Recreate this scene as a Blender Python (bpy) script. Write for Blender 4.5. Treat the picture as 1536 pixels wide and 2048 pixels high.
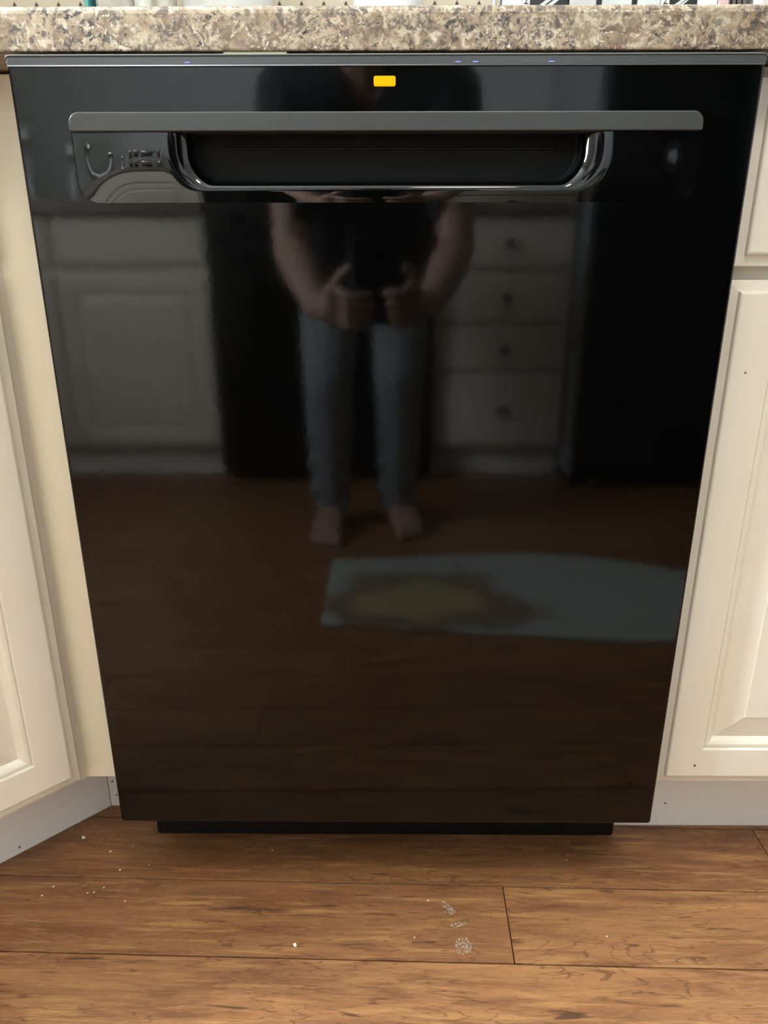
import bpy, bmesh, math, random
from mathutils import Vector, Matrix
random.seed(7)
scn = bpy.context.scene
for o in list(bpy.data.objects): bpy.data.objects.remove(o)
COL = scn.collection
PI = math.pi

# ------------------------------------------------------------------ camera
CAMP = Vector((0.0038, -0.6504, 0.7111)); YAW, PITCH, ROLL = -0.0075, 0.3332, -0.001
fwd = Vector((math.sin(YAW)*math.cos(PITCH), math.cos(YAW)*math.cos(PITCH), -math.sin(PITCH)))
rgt = fwd.cross(Vector((0, 0, 1))).normalized(); upv = rgt.cross(fwd)
r2 = rgt*math.cos(ROLL) + upv*math.sin(ROLL); u2 = -rgt*math.sin(ROLL) + upv*math.cos(ROLL)
cd = bpy.data.cameras.new('camera'); cam = bpy.data.objects.new('camera', cd); COL.objects.link(cam)
cam.matrix_world = Matrix(((r2.x, u2.x, -fwd.x, CAMP.x), (r2.y, u2.y, -fwd.y, CAMP.y), (r2.z, u2.z, -fwd.z, CAMP.z), (0, 0, 0, 1)))
cd.sensor_fit = 'VERTICAL'; cd.sensor_height = 36; cd.lens = 1420/2048*36; cd.clip_start = 0.003
cd.dof.use_dof = True; cd.dof.focus_distance = 0.66; cd.dof.aperture_fstop = 9
scn.camera = cam

# ------------------------------------------------------------------ light and exposure
scn.view_settings.view_transform = 'Standard'; scn.view_settings.look = 'None'
scn.view_settings.gamma = 1; scn.view_settings.use_curve_mapping = False
scn.view_settings.exposure = 0.88
w = bpy.data.worlds.new('world'); scn.world = w; w.use_nodes = True
w.node_tree.nodes['Background'].inputs[0].default_value = (0.72, 0.86, 1.0, 1)
w.node_tree.nodes['Background'].inputs[1].default_value = 1.2

def area(name, loc, rot, sx, sy, power, col):
    l = bpy.data.lights.new(name, 'AREA'); l.shape = 'RECTANGLE'; l.size = sx; l.size_y = sy
    l.energy = power; l.color = col
    o = bpy.data.objects.new(name, l); COL.objects.link(o); o.location = loc; o.rotation_euler = rot
    return o
LEFTX, RIGHTX, BACKY, OPPY, CEIL = -1.78, 2.2, 0.66, -2.42, 2.45
WIN = (-0.78, 0.27, 1.00, 2.05)      # window in the left wall: y0 y1 z0 z1
area('window_daylight', (LEFTX-0.12, (WIN[0]+WIN[1])/2, (WIN[2]+WIN[3])/2), (0, -PI/2, 0), 1.03, 1.03, 215, (0.85, 0.95, 1.0))
LAMP_POS = (0.25, -1.0, CEIL)
LAMP_EMIT = 26.0
SPOT_POS = (0.35, 0.33)

# ------------------------------------------------------------------ helpers
def tag(o, label=None, cat=None, group=None, kind=None):
    if label: o['label'] = label
    if cat: o['category'] = cat
    if group: o['group'] = group
    if kind: o['kind'] = kind
    return o
def empty(name, loc=(0, 0, 0), rz=0, label=None, cat=None, group=None, kind=None):
    o = bpy.data.objects.new(name, None); COL.objects.link(o); o.location = loc; o.rotation_euler = (0, 0, rz)
    o.empty_display_size = 0.05
    return tag(o, label, cat, group, kind)
def obj(name, bm, mat, parent=None, smooth=False, loc=None, rz=None):
    me = bpy.data.meshes.new(name); bmesh.ops.recalc_face_normals(bm, faces=bm.faces[:]); bm.to_mesh(me); bm.free()
    if mat: me.materials.append(mat)
    if smooth:
        for p in me.polygons: p.use_smooth = True
    o = bpy.data.objects.new(name, me); COL.objects.link(o)
    if parent: o.parent = parent
    if loc is not None: o.location = loc
    if rz is not None: o.rotation_euler = (0, 0, rz)
    return o
def share(name, src, parent=None, loc=(0, 0, 0), rz=0):
    o = bpy.data.objects.new(name, src.data); COL.objects.link(o); o.parent = parent; o.location = loc; o.rotation_euler = (0, 0, rz)
    return o
def box(bm, x0, x1, y0, y1, z0, z1, bev=0, seg=2):
    r = bmesh.ops.create_cube(bm, size=1)
    vs = r['verts']
    for v in vs:
        v.co = Vector((x0 if v.co.x < 0 else x1, y0 if v.co.y < 0 else y1, z0 if v.co.z < 0 else z1))
    if bev:
        es = list({e for v in vs for e in v.link_edges})
        bmesh.ops.bevel(bm, geom=es, offset=bev, segments=seg, profile=0.5, affect='EDGES')
    return bm
def bx(*a, bev=0, seg=2): return box(bmesh.new(), *a, bev=bev, seg=seg)
def tube(bm, pts, r, n=10, closed=False):
    pts = [Vector(p) for p in pts]; rings = []
    for i, p in enumerate(pts):
        if closed: d = pts[(i+1) % len(pts)] - pts[i-1]
        else: d = pts[min(i+1, len(pts)-1)] - pts[max(i-1, 0)]
        d.normalize(); a = Vector((0, 0, 1)) if abs(d.z) < 0.9 else Vector((1, 0, 0))
        s = d.cross(a).normalized(); t = s.cross(d)
        rr = r[i] if isinstance(r, (list, tuple)) else r
        rings.append([bm.verts.new(p + (s*math.cos(2*PI*k/n) + t*math.sin(2*PI*k/n))*rr) for k in range(n)])
    m = len(rings)
    for i in range(m if closed else m-1):
        A, B = rings[i], rings[(i+1) % m]
        for k in range(n): bm.faces.new((A[k], A[(k+1) % n], B[(k+1) % n], B[k]))
    if not closed:
        bm.faces.new(rings[0]); bm.faces.new(rings[-1][::-1])
    return bm
def lathe(bm, prof, c=(0, 0, 0), n=32, axis='z'):
    rings = []; c = Vector(c)
    for r, h in prof:
        ring = []
        for k in range(n):
            a = 2*PI*k/n
            v = Vector((r*math.cos(a), r*math.sin(a), h)) if axis == 'z' else Vector((r*math.cos(a), h, r*math.sin(a)))
            ring.append(bm.verts.new(c+v))
        rings.append(ring)
    for A, B in zip(rings, rings[1:]):
        for k in range(n): bm.faces.new((A[k], A[(k+1) % n], B[(k+1) % n], B[k]))
    bm.faces.new(rings[0]); bm.faces.new(rings[-1])
    return bm
def prism(bm, poly, z0, z1):
    a = [bm.verts.new((x, y, z0)) for x, y in poly]; b = [bm.verts.new((x, y, z1)) for x, y in poly]
    n = len(poly)
    for i in range(n): bm.faces.new((a[i], a[(i+1) % n], b[(i+1) % n], b[i]))
    bm.faces.new(a[::-1]); bm.faces.new(b)
    return bm
def rrect(x0, x1, z0, z1, rb, rt, nc=8, ns=12):
    """rounded rectangle in x,z (start bottom-left, counter-clockwise), fixed point count"""
    P = []
    def arc(cx, cz, r, a0):
        for k in range(nc+1):
            a = a0 + (PI/2)*k/nc
            P.append((cx+r*math.cos(a), cz+r*math.sin(a)))
    def side(p, q):
        for k in range(1, ns): P.append((p[0]+(q[0]-p[0])*k/ns, p[1]+(q[1]-p[1])*k/ns))
    arc(x0+rb, z0+rb, rb, PI); side((x0+rb, z0), (x1-rb, z0))
    arc(x1-rb, z0+rb, rb, 1.5*PI); side((x1, z0+rb), (x1, z1-rt))
    arc(x1-rt, z1-rt, rt, 0); side((x1-rt, z1), (x0+rt, z1))
    arc(x0+rt, z1-rt, rt, PI/2); side((x0, z1-rt), (x0, z0+rb))
    return P
def loops(bm, L, cap0=False, cap1=False):
    R = [[bm.verts.new(p) for p in l] for l in L]; n = len(R[0])
    for A, B in zip(R, R[1:]):
        for k in range(n): bm.faces.new((A[k], A[(k+1) % n], B[(k+1) % n], B[k]))
    if cap0: bm.faces.new(R[0])
    if cap1: bm.faces.new(R[-1])
    return R

# ------------------------------------------------------------------ materials
def mat(name):
    m = bpy.data.materials.new(name); m.use_nodes = True
    return m, m.node_tree, m.node_tree.nodes['Principled BSDF']
def N(t, typ, **kw):
    n = t.nodes.new(typ)
    for k, v in kw.items():
        if k in n.inputs: n.inputs[k].default_value = v
        else: setattr(n, k, v)
    return n
def c4(c): return (c[0], c[1], c[2], 1)
def s2l(r, g, b): return tuple(((v/255)/12.92 if v/255 <= 0.04045 else ((v/255+0.055)/1.055)**2.4) for v in (r, g, b))
def simple(name, col, rough=0.5, metal=0, ior=1.5, var=0.0, vscale=30, bump=0, bscale=200, bdist=0.0002, **kw):
    m, t, b = mat(name)
    b.inputs['Base Color'].default_value = c4(col); b.inputs['Roughness'].default_value = rough
    b.inputs['Metallic'].default_value = metal; b.inputs['IOR'].default_value = ior
    tc = N(t, 'ShaderNodeTexCoord')
    if var:
        n = N(t, 'ShaderNodeTexNoise', Scale=vscale, Detail=4.0); t.links.new(tc.outputs['Object'], n.inputs['Vector'])
        r = N(t, 'ShaderNodeMapRange'); r.inputs[3].default_value = 1-var; r.inputs[4].default_value = 1+var
        t.links.new(n.outputs[0], r.inputs[0])
        mx = N(t, 'ShaderNodeMix', data_type='RGBA', blend_type='MULTIPLY'); mx.inputs[0].default_value = 1
        mx.inputs[6].default_value = c4(col); t.links.new(r.outputs[0], mx.inputs[7]); t.links.new(mx.outputs[2], b.inputs['Base Color'])
    if bump:
        n = N(t, 'ShaderNodeTexNoise', Scale=bscale, Detail=2.0); t.links.new(tc.outputs['Object'], n.inputs['Vector'])
        bp = N(t, 'ShaderNodeBump'); bp.inputs['Strength'].default_value = bump; bp.inputs['Distance'].default_value = bdist
        t.links.new(n.outputs[0], bp.inputs['Height']); t.links.new(bp.outputs[0], b.inputs['Normal'])
    for k, v in kw.items(): b.inputs[k.replace('_', ' ')].default_value = v
    return m
def emis(name, col, st):
    m, t, b = mat(name); b.inputs['Base Color'].default_value = c4((col[0]*0.08, col[1]*0.08, col[2]*0.08)); b.inputs['Roughness'].default_value = 0.6
    b.inputs['Emission Color'].default_value = c4(col); b.inputs['Emission Strength'].default_value = st
    return m

def cab_paint(name, col, grime=0.35):
    """cream lacquer with faint mottling and small brown flecks"""
    m, t, b = mat(name); b.inputs['Roughness'].default_value = 0.38
    tc = N(t, 'ShaderNodeTexCoord')
    n1 = N(t, 'ShaderNodeTexNoise', Scale=7.0, Detail=5.0, Roughness=0.6); t.links.new(tc.outputs['Object'], n1.inputs['Vector'])
    r1 = N(t, 'ShaderNodeMapRange'); r1.inputs[1].default_value = 0.35; r1.inputs[2].default_value = 0.75; r1.inputs[3].default_value = 0; r1.inputs[4].default_value = grime
    t.links.new(n1.outputs[0], r1.inputs[0])
    mx = N(t, 'ShaderNodeMix', data_type='RGBA'); mx.inputs[6].default_value = c4(col)
    mx.inputs[7].default_value = c4((col[0]*0.93, col[1]*0.88, col[2]*0.78)); t.links.new(r1.outputs[0], mx.inputs[0])
    v = N(t, 'ShaderNodeTexVoronoi', Scale=34.0); t.links.new(tc.outputs['Object'], v.inputs['Vector'])
    wn = N(t, 'ShaderNodeTexNoise', Scale=3.3, Detail=1.0); t.links.new(tc.outputs['Object'], wn.inputs['Vector'])
    th = N(t, 'ShaderNodeMapRange'); th.inputs[1].default_value = 0.035; th.inputs[2].default_value = 0.055; th.inputs[3].default_value = 1; th.inputs[4].default_value = 0
    t.links.new(v.outputs['Distance'], th.inputs[0])
    gt = N(t, 'ShaderNodeMath', operation='GREATER_THAN'); gt.inputs[1].default_value = 0.86
    sp = N(t, 'ShaderNodeSeparateColor'); t.links.new(v.outputs['Color'], sp.inputs[0]); t.links.new(sp.outputs[0], gt.inputs[0])
    ml = N(t, 'ShaderNodeMath', operation='MULTIPLY'); t.links.new(th.outputs[0], ml.inputs[0]); t.links.new(gt.outputs[0], ml.inputs[1])
    m2 = N(t, 'ShaderNodeMath', operation='MULTIPLY'); t.links.new(ml.outputs[0], m2.inputs[0]); m2.inputs[1].default_value = 0.75
    mx2 = N(t, 'ShaderNodeMix', data_type='RGBA'); t.links.new(m2.outputs[0], mx2.inputs[0]); t.links.new(mx.outputs[2], mx2.inputs[6])
    mx2.inputs[7].default_value = c4((0.10, 0.07, 0.045)); t.links.new(mx2.outputs[2], b.inputs['Base Color'])
    bn = N(t, 'ShaderNodeTexNoise', Scale=90.0, Detail=2.0); t.links.new(tc.outputs['Object'], bn.inputs['Vector'])
    bp = N(t, 'ShaderNodeBump'); bp.inputs['Strength'].default_value = 0.25; bp.inputs['Distance'].default_value = 0.0004
    t.links.new(bn.outputs[0], bp.inputs['Height']); t.links.new(bp.outputs[0], b.inputs['Normal'])
    return m
CREAM = cab_paint('cream_lacquer', (0.76, 0.715, 0.63))
FRAME = cab_paint('cream_face_frame', (0.74, 0.69, 0.59), 0.2)
FILLER = cab_paint('yellowed_cream_filler', (0.78, 0.715, 0.565), 0.1)
KICK = cab_paint('grey_white_toe_kick', (0.86, 0.855, 0.84), 0.2)

def laminate():
    m, t, b = mat('granite_print_laminate'); b.inputs['Roughness'].default_value = 0.32
    tc = N(t, 'ShaderNodeTexCoord'); mp = N(t, 'ShaderNodeMapping'); t.links.new(tc.outputs['Object'], mp.inputs[0]); V = mp.outputs[0]
    mp.inputs['Rotation'].default_value = (0.3, 0.5, 0.2)
    # warp
    wn = N(t, 'ShaderNodeTexNoise', Scale=55.0, Detail=3.0); t.links.new(V, wn.inputs['Vector'])
    wm = N(t, 'ShaderNodeMix', data_type='RGBA', blend_type='LINEAR_LIGHT'); wm.inputs[0].default_value = 0.012
    t.links.new(V, wm.inputs[6]); t.links.new(wn.outputs['Color'], wm.inputs[7]); V2 = wm.outputs[2]
    def noise(sc, det=5, rough=0.6, vec=V2):
        n = N(t, 'ShaderNodeTexNoise', Scale=sc, Detail=det, Roughness=rough); t.links.new(vec, n.inputs['Vector']); return n.outputs[0]
    def rng(v, a, bb, lo=0.0, hi=1.0):
        r = N(t, 'ShaderNodeMapRange'); r.inputs[1].default_value = a; r.inputs[2].default_value = bb; r.inputs[3].default_value = lo; r.inputs[4].default_value = hi
        t.links.new(v, r.inputs[0]); return r.outputs[0]
    def mix(f, a, c):
        x = N(t, 'ShaderNodeMix', data_type='RGBA'); t.links.new(f, x.inputs[0])
        if isinstance(a, tuple): x.inputs[6].default_value = c4(a)
        else: t.links.new(a, x.inputs[6])
        x.inputs[7].default_value = c4(c); return x.outputs[2]
    def mul(a, c):
        x = N(t, 'ShaderNodeMath', operation='MULTIPLY'); t.links.new(a, x.inputs[0]); t.links.new(c, x.inputs[1]); return x.outputs[0]
    c = mix(rng(noise(45), 0.40, 0.60), s2l(142, 126, 104), s2l(110, 91, 73))
    c = mix(rng(noise(130, 4, 0.65), 0.50, 0.60), c, s2l(159, 147, 127))
    zone = rng(noise(10, 2), 0.36, 0.60)
    c = mix(mul(rng(noise(210, 4, 0.7), 0.50, 0.57), rng(noise(40, 3), 0.38, 0.52)), c, s2l(84, 72, 63))
    c = mix(mul(rng(noise(160, 5, 0.72, V), 0.52, 0.57), zone), c, s2l(53, 48, 46))
    c = mix(rng(noise(95, 4, 0.65, V), 0.635, 0.67), c, s2l(25, 26, 29))
    c = mix(mul(rng(noise(300, 2, 0.5), 0.60, 0.68), rng(noise(25, 2), 0.45, 0.6)), c, s2l(175, 166, 149))
    t.links.new(c, b.inputs['Base Color'])
    return m
LAM = laminate()

def wood():
    m, t, b = mat('oak_plank_laminate')
    tc = N(t, 'ShaderNodeTexCoord'); oi = N(t, 'ShaderNodeObjectInfo')
    ad = N(t, 'ShaderNodeVectorMath', operation='MULTIPLY_ADD')
    cx = N(t, 'ShaderNodeCombineXYZ'); t.links.new(oi.outputs['Random'], cx.inputs[0]); t.links.new(oi.outputs['Random'], cx.inputs[1])
    ad.inputs[1].default_value = (37.0, 91.0, 0); t.links.new(cx.outputs[0], ad.inputs[0]); t.links.new(tc.outputs['Object'], ad.inputs[2]); V = ad.outputs[0]
    def mapv(sx, sy):
        x = N(t, 'ShaderNodeMapping'); x.inputs['Scale'].default_value = (sx, sy, 1); t.links.new(V, x.inputs[0]); return x.outputs[0]
    def noise(vec, sc, det=5, rough=0.6, dist=0.0):
        n = N(t, 'ShaderNodeTexNoise', Scale=sc, Detail=det, Roughness=rough, Distortion=dist); t.links.new(vec, n.inputs['Vector']); return n.outputs[0]
    def rng(v, a, bb, lo=0.0, hi=1.0):
        r = N(t, 'ShaderNodeMapRange'); r.inputs[1].default_value = a; r.inputs[2].default_value = bb; r.inputs[3].default_value = lo; r.inputs[4].default_value = hi
        t.links.new(v, r.inputs[0]); return r.outputs[0]
    def mix(f, a, c):
        x = N(t, 'ShaderNodeMix', data_type='RGBA'); t.links.new(f, x.inputs[0])
        if isinstance(a, tuple): x.inputs[6].default_value = c4(a)
        else: t.links.new(a, x.inputs[6])
        if isinstance(c, tuple): x.inputs[7].default_value = c4(c)
        else: t.links.new(c, x.inputs[7])
        return x.outputs[2]
    def mul(a, c):
        x = N(t, 'ShaderNodeMath', operation='MULTIPLY'); t.links.new(a, x.inputs[0])
        if isinstance(c, float): x.inputs[1].default_value = c
        else: t.links.new(c, x.inputs[1])
        return x.outputs[0]
    base = mix(oi.outputs['Random'], s2l(138, 94, 61), s2l(163, 116, 77))
    c = mix(rng(noise(mapv(2.2, 16), 3.0, 5, 0.62, 0.6), 0.40, 0.66), base, s2l(112, 73, 47))           # broad brown clouds
    c = mix(mul(rng(noise(mapv(1.6, 22), 5.0, 5, 0.65, 0.3), 0.52, 0.68), 0.75), c, s2l(178, 134, 85))   # golden streaks
    c = mix(mul(rng(noise(mapv(9, 230), 3.0, 4, 0.7), 0.52, 0.66), 0.55), c, s2l(96, 60, 38))          # fine pores
    c = mix(mul(rng(noise(mapv(9, 160), 7.0, 3, 0.6), 0.56, 0.68), 0.45), c, s2l(182, 142, 96))
    # cathedral grain: thin contour lines of a stretched noise field
    f = noise(mapv(2.2, 15), 1.5, 4, 0.55, 0.5)
    sc = N(t, 'ShaderNodeMath', operation='MULTIPLY'); t.links.new(f, sc.inputs[0]); sc.inputs[1].default_value = 15.0
    fr = N(t, 'ShaderNodeMath', operation='FRACT'); t.links.new(sc.outputs[0], fr.inputs[0])
    line = rng(fr.outputs[0], 0.0, 0.16, 1.0, 0.0)
    msk = rng(noise(mapv(3, 7), 2.3, 2), 0.44, 0.56)
    c = mix(mul(mul(line, msk), 0.80), c, s2l(74, 44, 27))
    # dark mineral streaks and knots
    c = mix(mul(rng(noise(mapv(3.0, 34), 2.6, 4, 0.55, 1.2), 0.655, 0.72), 0.75), c, s2l(54, 35, 25))
    t.links.new(c, b.inputs['Base Color'])
    b.inputs['Roughness'].default_value = 0.42
    bp = N(t, 'ShaderNodeBump'); bp.inputs['Strength'].default_value = 0.35; bp.inputs['Distance'].default_value = 0.0004
    t.links.new(noise(mapv(14, 260), 3.0, 3), bp.inputs['Height']); t.links.new(bp.outputs[0], b.inputs['Normal'])
    return m
WOOD = wood()

def gloss_black():
    """black porcelain-like enamel with orange-peel relief"""
    m, t, b = mat('black_gloss_enamel')
    b.inputs['Base Color'].default_value = (0.0007, 0.00075, 0.0008, 1); b.inputs['Roughness'].default_value = 0.058; b.inputs['IOR'].default_value = 1.38
    tc = N(t, 'ShaderNodeTexCoord')
    n1 = N(t, 'ShaderNodeTexNoise', Scale=170.0, Detail=2.0); t.links.new(tc.outputs['Object'], n1.inputs['Vector'])
    n2 = N(t, 'ShaderNodeTexNoise', Scale=26.0, Detail=1.0); t.links.new(tc.outputs['Object'], n2.inputs['Vector'])
    b1 = N(t, 'ShaderNodeBump'); b1.inputs['Strength'].default_value = 1; b1.inputs['Distance'].default_value = 0.000012
    b2 = N(t, 'ShaderNodeBump'); b2.inputs['Strength'].default_value = 1; b2.inputs['Distance'].default_value = 0.00004
    t.links.new(n1.outputs[0], b1.inputs['Height']); t.links.new(n2.outputs[0], b2.inputs['Height']); t.links.new(b1.outputs[0], b2.inputs['Normal'])
    t.links.new(b2.outputs[0], b.inputs['Normal'])
    return m
ENAMEL = gloss_black()
PLASTIC_GLOSS = simple('black_gloss_plastic', (0.0009, 0.0009, 0.001), 0.03, ior=1.45)
BAR = simple('charcoal_satin_plastic', (0.023, 0.0242, 0.0242), 0.42, var=0.05, vscale=60)
BLACK = simple('matte_black_plastic', (0.004, 0.004, 0.0044), 0.5, Specular_IOR_Level=0.25)
APPL = simple('black_appliance_enamel', (0.005, 0.005, 0.006), 0.22, ior=1.45)
AMBER = emis('amber_indicator', (1.0, 0.43, 0.0), 0.66); AMBER.node_tree.nodes['Principled BSDF'].inputs['Base Color'].default_value = (0.12, 0.05, 0.0, 1); AMBER.node_tree.nodes['Principled BSDF'].inputs['Roughness'].default_value = 0.6; AMBER.node_tree.nodes['Principled BSDF'].inputs['Specular IOR Level'].default_value = 0.05
BLUE = emis('blue_indicator', (0.25, 0.35, 1.0), 0.7)
GREENW = emis('pale_green_glow', (0.85, 0.95, 0.6), 0.28)
WALLM = simple('warm_white_wall_paint', (0.62, 0.59, 0.54), 0.7, var=0.03, vscale=5)
SPLASH = simple('grey_backsplash_paint', (0.64, 0.665, 0.665), 0.55, var=0.04, vscale=6)
CEILM = simple('white_ceiling_paint', (0.78, 0.77, 0.74), 0.8, var=0.02)
WHITE = simple('white_gloss_trim', (0.8, 0.8, 0.78), 0.35, var=0.02)
CHROME = simple('polished_chrome', (0.90, 0.91, 0.93), 0.2, metal=1)
STEEL = simple('brushed_steel', (0.55, 0.55, 0.55), 0.3, metal=1, var=0.05)
PEG = simple('beige_pegboard', (0.64, 0.56, 0.44), 0.6, var=0.06, vscale=9)
HOLE = simple('dark_brown_peg', (0.06, 0.045, 0.03), 0.7)
GLASS = simple('clear_glass', (0.9, 0.95, 0.95), 0.02, Transmission_Weight=1.0)
KNOB = simple('aged_bronze_knob', (0.03, 0.025, 0.02), 0.35, metal=0.6)

# ------------------------------------------------------------------ room shell
floor = empty('floor', kind='structure')
ROT = -0.0205
PW, PL = 0.1015, 1.24
plank_src = {}
def plank(x0, x1, y0, y1):
    key = round(x1-x0, 4)
    if key not in plank_src:
        bm = bx(-(x1-x0)/2+0.0006, (x1-x0)/2-0.0006, -(y1-y0)/2+0.0008, (y1-y0)/2-0.0008, -0.008, 0, bev=0.0003, seg=1)
        o = obj('plank', bm, WOOD, floor); plank_src[key] = o
    else:
        o = share('plank', plank_src[key], floor)
    cx, cy = (x0+x1)/2, (y0+y1)/2
    o.location = (cx*math.cos(ROT)-cy*math.sin(ROT), cx*math.sin(ROT)+cy*math.cos(ROT), 0); o.rotation_euler = (0, 0, ROT)
# row r spans y from 0.0192 - (r)*PW downwards; joints measured for the first visible rows
joint = {0: 0.487, 1: 0.142, 2: -0.66, 3: 0.36, 4: -0.2, 5: 0.75}
for r in range(-2, 25):
    y1 = 0.0192 + PW - r*PW; y0 = y1 - PW
    j = joint.get(r, random.uniform(-0.6, 0.6))
    xs = [j]
    while xs[0] > LEFTX: xs.insert(0, xs[0]-PL)
    while xs[-1] < RIGHTX: xs.append(xs[-1]+PL)
    for a, b_ in zip(xs, xs[1:]): plank(a, b_, y0, y1)
tag(obj('subfloor', bx(LEFTX-0.2, RIGHTX+0.2, OPPY-0.2, BACKY+0.2, -0.06, -0.0085), simple('dark_joint_underlay', (0.010, 0.007, 0.005), 0.9, var=0.1), floor))

tag(obj('ceiling', bx(LEFTX-0.2, RIGHTX+0.2, OPPY-0.2, BACKY+0.2, CEIL, CEIL+0.1), CEILM), kind='structure')
tag(obj('wall_back', bx(LEFTX-0.2, RIGHTX+0.2, BACKY, BACKY+0.1, 0, CEIL), WALLM), kind='structure')
tag(obj('wall_opposite', bx(LEFTX-0.2, RIGHTX+0.2, OPPY-0.1, OPPY, 0, CEIL), SPLASH), kind='structure')
tag(obj('wall_right', bx(RIGHTX, RIGHTX+0.1, OPPY, BACKY, 0, CEIL), WALLM), kind='structure')
wl = bmesh.new()
box(wl, LEFTX-0.1, LEFTX, OPPY, BACKY, 0, WIN[2]); box(wl, LEFTX-0.1, LEFTX, OPPY, BACKY, WIN[3], CEIL)
box(wl, LEFTX-0.1, LEFTX, OPPY, WIN[0], WIN[2], WIN[3]); box(wl, LEFTX-0.1, LEFTX, WIN[1], BACKY, WIN[2], WIN[3])
tag(obj('wall_left', wl, WALLM), kind='structure')
win = empty('window_1', (LEFTX, (WIN[0]+WIN[1])/2, WIN[2]), kind='structure')
def wpart(name, y0, y1, z0, z1, x0=-0.06, x1=0.012, m=WHITE):
    o = obj(name, bx(x0, x1, y0-(WIN[0]+WIN[1])/2, y1-(WIN[0]+WIN[1])/2, z0-WIN[2], z1-WIN[2], bev=0.002), m, win); return o
wpart('window_sill', WIN[0]-0.05, WIN[1]+0.05, WIN[2]-0.03, WIN[2], -0.06, 0.06)
wpart('window_frame', WIN[0], WIN[0]+0.04, WIN[2], WIN[3]); wpart('window_frame', WIN[1]-0.04, WIN[1], WIN[2], WIN[3])
wpart('window_frame', WIN[0]+0.04, WIN[1]-0.04, WIN[3]-0.04, WIN[3]); wpart('window_frame', WIN[0]+0.04, WIN[1]-0.04, WIN[2], WIN[2]+0.04)
wpart('window_frame', WIN[0]+0.04, WIN[1]-0.04, 1.52, 1.56)

# ------------------------------------------------------------------ ceiling lamp (its light stays with it)
lamp = empty('ceiling_lamp', LAMP_POS, label='round flush ceiling lamp with frosted glass dome', cat='lamp')
obj('lamp_base', lathe(bmesh.new(), [(0.0, 0), (0.2, 0), (0.2, -0.03), (0.185, -0.035)], n=40), STEEL, lamp)
obj('lamp_shade', lathe(bmesh.new(), [(0.18, -0.031), (0.178, -0.05), (0.15, -0.085), (0.09, -0.105), (0.02, -0.11)], n=40), emis('warm_lit_glass', (1.0, 0.90, 0.75), LAMP_EMIT), lamp, smooth=True)

# under-cabinet style strip lamp on the wall over the worktop
sl = empty('strip_lamp', (0.1, BACKY-0.002, 1.50), label='slim white strip lamp on the wall above the worktop', cat='lamp')
obj('lamp_housing', bx(-0.55, 0.55, -0.05, 0, 0.012, 0.045, bev=0.004), WHITE, sl)
obj('diffuser', bx(-0.54, 0.54, -0.046, -0.006, 0, 0.0115, bev=0.002), emis('cool_white_lit_diffuser', (1.0, 0.93, 0.82), 0.8), sl)

# ------------------------------------------------------------------ dishwasher
DW = empty('dishwasher', (0, 0, 0), label='black glossy built-in dishwasher with pocket handle and amber indicator light', cat='dishwasher')
HX, ZB, ZT = 0.3025, 0.110, 0.8672
def band(x0, x1, z0, z1, prof, rb, rt):
    """loops for a rounded slab: prof = [(inset, y)]"""
    return [[(x, y, z) for x, z in rrect(x0+i, x1-i, z0+i, z1-i, max(rb-i, 0.0004), max(rt-i, 0.0004))] for i, y in prof]
HO = (-0.2575, 0.2577, 0.7618, 0.8295)          # handle insert outline
bm = bmesh.new()
outer = band(-HX, HX, ZB, ZT, [(0.0012, 0.028), (0, 0.027), (0, 0.0035), (0.0003, 0.0020), (0.0010, 0.0008), (0.0021, 0.0001), (0.0032, 0.0)], 0.004, 0.0045)
Ro = loops(bm, outer, cap0=True)
for f in bm.faces: f.smooth = True
hole = [(x, 0.0, z) for x, z in rrect(*HO, 0.017, 0.009)]
holeb = [(x, 0.006, z) for x, z in rrect(*HO, 0.017, 0.009)]
Rh = loops(bm, [hole, holeb])
nq = len(Rh[0])
for k in range(nq): bm.faces.new((Ro[-1][k], Ro[-1][(k+1) % nq], Rh[0][(k+1) % nq], Rh[0][k]))     # flat front around the handle opening
door = obj('door_panel', bm, ENAMEL, DW)
for p in door.data.polygons:
    if abs(p.normal.y) > 0.9999: p.use_smooth = False
# top trim of the door: a thin charcoal strip; paler tubes imitate the highlights on its rolled edges
bm = bmesh.new()
loops(bm, band(-HX+0.0006, HX-0.0006, 0.8620, 0.8692, [(0.0, 0.02), (0, -0.0003), (0.0004, -0.0010), (0.0012, -0.0012)], 0.002, 0.0035), True, True)
tt = obj('top_trim', bm, simple('charcoal_gloss_trim', (0.042, 0.044, 0.045), 0.3), DW)
EDGE = simple('grey_edge_highlight', (0.11, 0.118, 0.12), 0.4, metal=0.2)  # lighter grey stands for the shine along the trim edges
obj('trim_highlight', tube(bmesh.new(), [(-HX+0.0002, 0.004, 0.8668), (-HX+0.0002, -0.0008, 0.8672), (-HX+0.0015, -0.0012, 0.8690), (-HX+0.004, -0.0013, 0.8695), (HX-0.004, -0.0013, 0.8695), (HX-0.0015, -0.0012, 0.8690), (HX-0.0002, -0.0008, 0.8672), (HX-0.0002, 0.004, 0.8668)], 0.0007, 8), EDGE, tt, smooth=True)
obj('trim_highlight', tube(bmesh.new(), [(-HX+0.0015, -0.0011, 0.8622), (HX-0.0015, -0.0011, 0.8622)], 0.0006, 8), EDGE, tt, smooth=True)
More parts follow.
